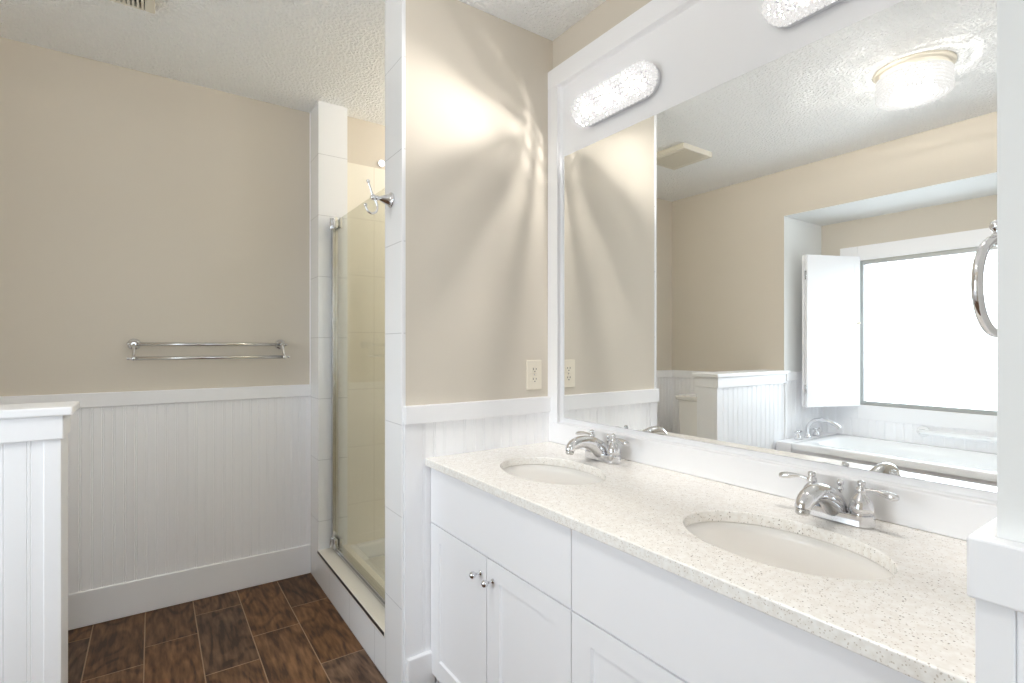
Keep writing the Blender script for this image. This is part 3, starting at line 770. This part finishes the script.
cl = thing('ceiling_light', 'round crystal drum ceiling light seen lit in the mirror', 'ceiling light', (-0.14, 0.886, CEIL))
bm = new(); lathe(bm, (-0.14, 0.886, CEIL), (0, 0, -1), [(0, 0.150), (0.005, 0.150), (0.009, 0.140), (0.014, 0.128), (0.030, 0.124), (0.032, 0.0)], 48); obj('canopy', bm, 'plastic', cl)
bm = new()
for i in range(6):
    n = 54
    for k in range(n):
        a = 2 * PI * (k + 0.5 * (i % 2)) / n; ball(bm, (-0.14 + 0.134 * math.cos(a), 0.886 + 0.134 * math.sin(a), CEIL - 0.040 - i * 0.0150), 0.0076, 2, False)
for j in range(8):
    rad = 0.124 - j * 0.0165; n = max(1, int(2 * PI * rad / 0.0165)); dz = 0.123 + 0.006 * math.sin(j / 9 * PI / 2)
    for k in range(n):
        a = 2 * PI * (k + 0.5 * (j % 2)) / n; ball(bm, (-0.14 + rad * math.cos(a), 0.886 + rad * math.sin(a), CEIL - dz), 0.0076, 2, False)
s = obj('crystal_shade', bm, 'crystal_ceiling', cl); s['kind'] = 'stuff'
for k in range(4):
    a = 2 * PI * k / 4 + 0.4; bx_, by_ = -0.14 + 0.075 * math.cos(a), 0.886 + 0.075 * math.sin(a)
    bm = new(); lathe(bm, (bx_, by_, CEIL - 0.030), (0, 0, -1), [(0, 0.009), (0.022, 0.009), (0.026, 0.014), (0.040, 0.017), (0.052, 0.012), (0.057, 0)], 14); obj('bulb', bm, 'bulb', cl)
    lamp('ceiling_bulb', (bx_, by_, CEIL - 0.098), P_CEIL, 0.008)

d = bpy.data.lights.new('ceiling_bulb', 'AREA'); d.shape = 'DISK'; d.size = 0.17; d.energy = P_DOWN; d.color = WARM  # extra downward disc added inside the shade to brighten the room
l = bpy.data.objects.new('ceiling_bulb', d); COL.objects.link(l); l.location = (-0.14, 0.886, CEIL - 0.108)

# ------------------------------------------------------------------ exhaust fan grille
vt = thing('exhaust_fan', 'cream slatted exhaust fan grille on the stippled ceiling', 'vent', (-0.136, 2.143, CEIL))
vx0, vx1, vy0, vy1 = -0.28, 0.008, 1.995, 2.292; zb = CEIL - 0.034
bm = new(); box(bm, vx0, vx0 + 0.03, vy0, vy1, zb, CEIL - 0.0005); box(bm, vx1 - 0.03, vx1, vy0, vy1, zb, CEIL - 0.0005)
box(bm, vx0 + 0.03, vx1 - 0.03, vy0, vy0 + 0.018, zb, CEIL - 0.0005); box(bm, vx0 + 0.03, vx1 - 0.03, vy1 - 0.008, vy1, zb, CEIL - 0.0005)
obj('grille_frame', bm, 'vent', vt, 0.006, 3)
bm = new(); box(bm, vx0 + 0.03, vx1 - 0.03, vy0 + 0.018, vy1 - 0.008, CEIL - 0.010, CEIL - 0.0005); obj('fan_housing', bm, 'dark', vt)
n = 17
for k in range(n):
    x = vx0 + 0.03 + (vx1 - vx0 - 0.06) * (k + 0.5) / n
    bm = new(); box(bm, x - 0.0036, x + 0.0036, vy0 + 0.018, vy1 - 0.008, zb + 0.001, CEIL - 0.011); obj('slat', bm, 'vent', vt)

# ------------------------------------------------------------------ towel ring on the near end wall
tx, ty, tz = 0.992, YE, 1.352
rg = thing('towel_ring', 'chrome towel ring hanging at the right edge in front of the mirror', 'towel ring', (tx, ty, tz))
bm = new(); lathe(bm, (tx, ty, tz), (0, 1, 0), [(0, 0.026), (0.005, 0.0255), (0.010, 0.019), (0.018, 0.012), (0.034, 0.0075), (0.050, 0.0075), (0.053, 0.0100), (0.058, 0.0100), (0.062, 0.007), (0.064, 0)], 22); obj('post', bm, 'chrome', rg)
bm = new(); lathe(bm, (tx, ty + 0.056, tz + 0.004), (0, 0, 1), [(0, 0.006), (0.006, 0.0045), (0.009, 0.008), (0.014, 0.0095), (0.020, 0.008), (0.024, 0)], 16); obj('finial', bm, 'chrome', rg)
bm = new(); Rr = 0.0665; a_ = math.radians(-5)
tube(bm, [(tx + Rr * math.cos(2 * PI * k / 56) * math.cos(a_), ty + 0.0570 + Rr * math.cos(2 * PI * k / 56) * math.sin(a_), tz - Rr - 0.002 + Rr * math.sin(2 * PI * k / 56)) for k in range(56)], 0.0067, 12, True, ref=(0, 1, 0)); obj('ring', bm, 'chrome', rg)

# ------------------------------------------------------------------ bathtub with deck faucet and grab bar
TX0, TX1, TY0, TY1, TZ = XW + 0.009, -0.868, YA0 + 0.005, 1.803, 0.55
bm = new(); box(bm, XW + 0.009, -0.875, 1.804, 1.905, 0, 0.546); struct('trim_17', bm, 'white', bevel=0.003)
bt = thing('bathtub', 'white bathtub under the bright window, seen in the mirror', 'bathtub', ((TX0 + TX1) / 2, (TY0 + TY1) / 2, 0))
def rrect(x0, x1, y0, y1, r, n=8):
    out = []
    for cx, cy, a0 in ((x1 - r, y1 - r, 0), (x0 + r, y1 - r, PI / 2), (x0 + r, y0 + r, PI), (x1 - r, y0 + r, 1.5 * PI)):
        out += [(cx + r * math.cos(a0 + PI / 2 * k / n), cy + r * math.sin(a0 + PI / 2 * k / n)) for k in range(n + 1)]
    return out
bm = new(); rings = []
ix0, ix1, iy0, iy1 = TX0 + 0.07, TX1 - 0.085, TY0 + 0.10, TY1 - 0.085
spec = [((TX0, TX1, TY0, TY1, 0.02), TZ - 0.042), ((TX0, TX1, TY0, TY1, 0.02), TZ - 0.006), ((TX0 + 0.006, TX1 - 0.006, TY0 + 0.006, TY1 - 0.006, 0.02), TZ),
        ((ix0 - 0.01, ix1 + 0.01, iy0 - 0.01, iy1 + 0.01, 0.15), TZ), ((ix0, ix1, iy0, iy1, 0.15), TZ - 0.008), ((ix0 + 0.01, ix1 - 0.01, iy0 + 0.012, iy1 - 0.012, 0.15), TZ - 0.05),
        ((ix0 + 0.035, ix1 - 0.035, iy0 + 0.06, iy1 - 0.05, 0.14), TZ - 0.22), ((ix0 + 0.06, ix1 - 0.06, iy0 + 0.12, iy1 - 0.09, 0.12), TZ - 0.36), ((ix0 + 0.11, ix1 - 0.11, iy0 + 0.20, iy1 - 0.16, 0.08), TZ - 0.40)]
for (a, z) in spec: rings.append([bm.verts.new((x, y, z)) for x, y in rrect(*a)])
for a, b in zip(rings, rings[1:]):
    n = len(a)
    for k in range(n):
        f = bm.faces.new((a[k], a[(k + 1) % n], b[(k + 1) % n], b[k])); f.smooth = True
bm.faces.new(rings[-1])
obj('basin', bm, 'acrylic', bt)
bm = new(); box(bm, TX1 - 0.035, TX1 - 0.017, TY0 + 0.01, TY1, 0, TZ - 0.03); box(bm, XL + 0.001, TX1 - 0.035, TY0 + 0.01, TY0 + 0.028, 0, TZ - 0.03); obj('apron', bm, 'white', bt)
for x in (-1.13, -1.19):
    bm = new(); lathe(bm, (x, iy1 - 0.022, TZ - 0.075), (0, -1, 0.1), [(0, 0.016), (0.004, 0.015), (0.006, 0.008), (0.003, 0.006), (0.004, 0)], 16); obj('jet', bm, 'chrome', bt)
tf = thing('tub_faucet', 'chrome gooseneck bathtub faucet with two handles on the tub deck', 'faucet', (-1.20, 1.852, TZ))
bm = new(); lathe(bm, (-1.20, 1.852, TZ - 0.004), (0, 0, 1), [(0, 0.026), (0.006, 0.025), (0.012, 0.018), (0.03, 0.015)], 20)
pts = curve([(0, 0.02, 0.015), (0.004, 0.070, 0.0145), (0.035, 0.115, 0.014), (0.085, 0.132, 0.0135), (0.140, 0.128, 0.013), (0.190, 0.108, 0.013), (0.215, 0.088, 0.0135)], 7)
tube(bm, [(-1.20, 1.852 - p[0], TZ + p[1]) for p in pts], [p[2] for p in pts], 14, ref=(1, 0, 0)); obj('spout', bm, 'chrome', tf)
for x in (-1.07, -1.33):
    bm = new(); lathe(bm, (x, 1.852, TZ - 0.004), (0, 0, 1), [(0, 0.025), (0.010, 0.024), (0.02, 0.019), (0.038, 0.011), (0.046, 0.010), (0.05, 0.012), (0.058, 0.011), (0.062, 0)], 20)
    tube(bm, [(x - 0.045, 1.852, TZ - 0.004 + 0.052), (x, 1.852, TZ - 0.004 + 0.054), (x + 0.045, 1.852, TZ - 0.004 + 0.052)], [0.0055, 0.0045, 0.0055], 10); obj('handle', bm, 'chrome', tf)
gb = thing('grab_bar', 'white grab bar on the wall between the bathtub and the window', 'grab bar', (XW, 0.98, 0.636))
bm = new(); tube(bm, curve([(XW + 0.012, 1.275, 0.636), (XW + 0.045, 1.262, 0.636), (XW + 0.052, 1.235, 0.636), (XW + 0.052, 0.72, 0.636), (XW + 0.045, 0.69, 0.636), (XW + 0.012, 0.68, 0.636)], 5), 0.016, 14); obj('rail', bm, 'acrylic', gb)
for y in (1.275, 0.68):
    bm = new(); lathe(bm, (XW + 0.008, y, 0.636), (1, 0, 0), [(0, 0.036), (0.006, 0.036), (0.010, 0.028), (0.010, 0)], 20); obj('flange', bm, 'acrylic', gb)

# ------------------------------------------------------------------ toilet behind the half wall (tank glimpsed in the mirror)
tl = thing('toilet', 'white toilet tank glimpsed in the mirror behind the half wall', 'toilet', (-0.72, 2.47, 0))
bm = new(); prism(bm, rrect(-0.985, -0.80, 2.27, 2.67, 0.03, 5), lambda x, y: (x, 2.47 + (y - 2.47) * 0.92, 0.40), lambda x, y: (x, y, 0.775)); obj('tank', bm, 'ceramic', tl, 0.006)
bm = new(); prism(bm, rrect(-0.985, -0.785, 2.255, 2.685, 0.03, 5), lambda x, y: (x, y, 0.775), lambda x, y: (x, y, 0.808)); obj('tank_lid', bm, 'ceramic', tl, 0.008)
bm = new(); N = 36; rr = []
for z, cx, a, b in ((0.0, -0.66, 0.22, 0.115), (0.10, -0.66, 0.20, 0.105), (0.20, -0.64, 0.20, 0.11), (0.30, -0.61, 0.235, 0.155), (0.37, -0.60, 0.255, 0.182), (0.395, -0.60, 0.258, 0.185), (0.395, -0.60, 0.20, 0.135), (0.33, -0.60, 0.17, 0.11), (0.24, -0.62, 0.08, 0.06)):
    rr.append([bm.verts.new((cx + a * math.cos(2 * PI * k / N), 2.47 + b * math.sin(2 * PI * k / N), z)) for k in range(N)])
for a, b in zip(rr, rr[1:]):
    for k in range(N):
        f = bm.faces.new((a[k], a[(k + 1) % N], b[(k + 1) % N], b[k])); f.smooth = True
bm.faces.new(rr[0]); bm.faces.new(rr[-1])
box(bm, -0.97, -0.80, 2.37, 2.57, 0.28, 0.40)
obj('bowl', bm, 'ceramic', tl)
bm = new(); e = [(-0.60 + 0.26 * math.cos(2 * PI * k / 40), 2.47 + 0.187 * math.sin(2 * PI * k / 40)) for k in range(40)]
prism(bm, e, lambda x, y: (x, y, 0.396), lambda x, y: (x, y, 0.412)); obj('seat', bm, 'acrylic', tl, 0.004)
bm = new(); prism(bm, e, lambda x, y: (x, y, 0.413), lambda x, y: (x, y, 0.430)); obj('lid', bm, 'acrylic', tl, 0.006)
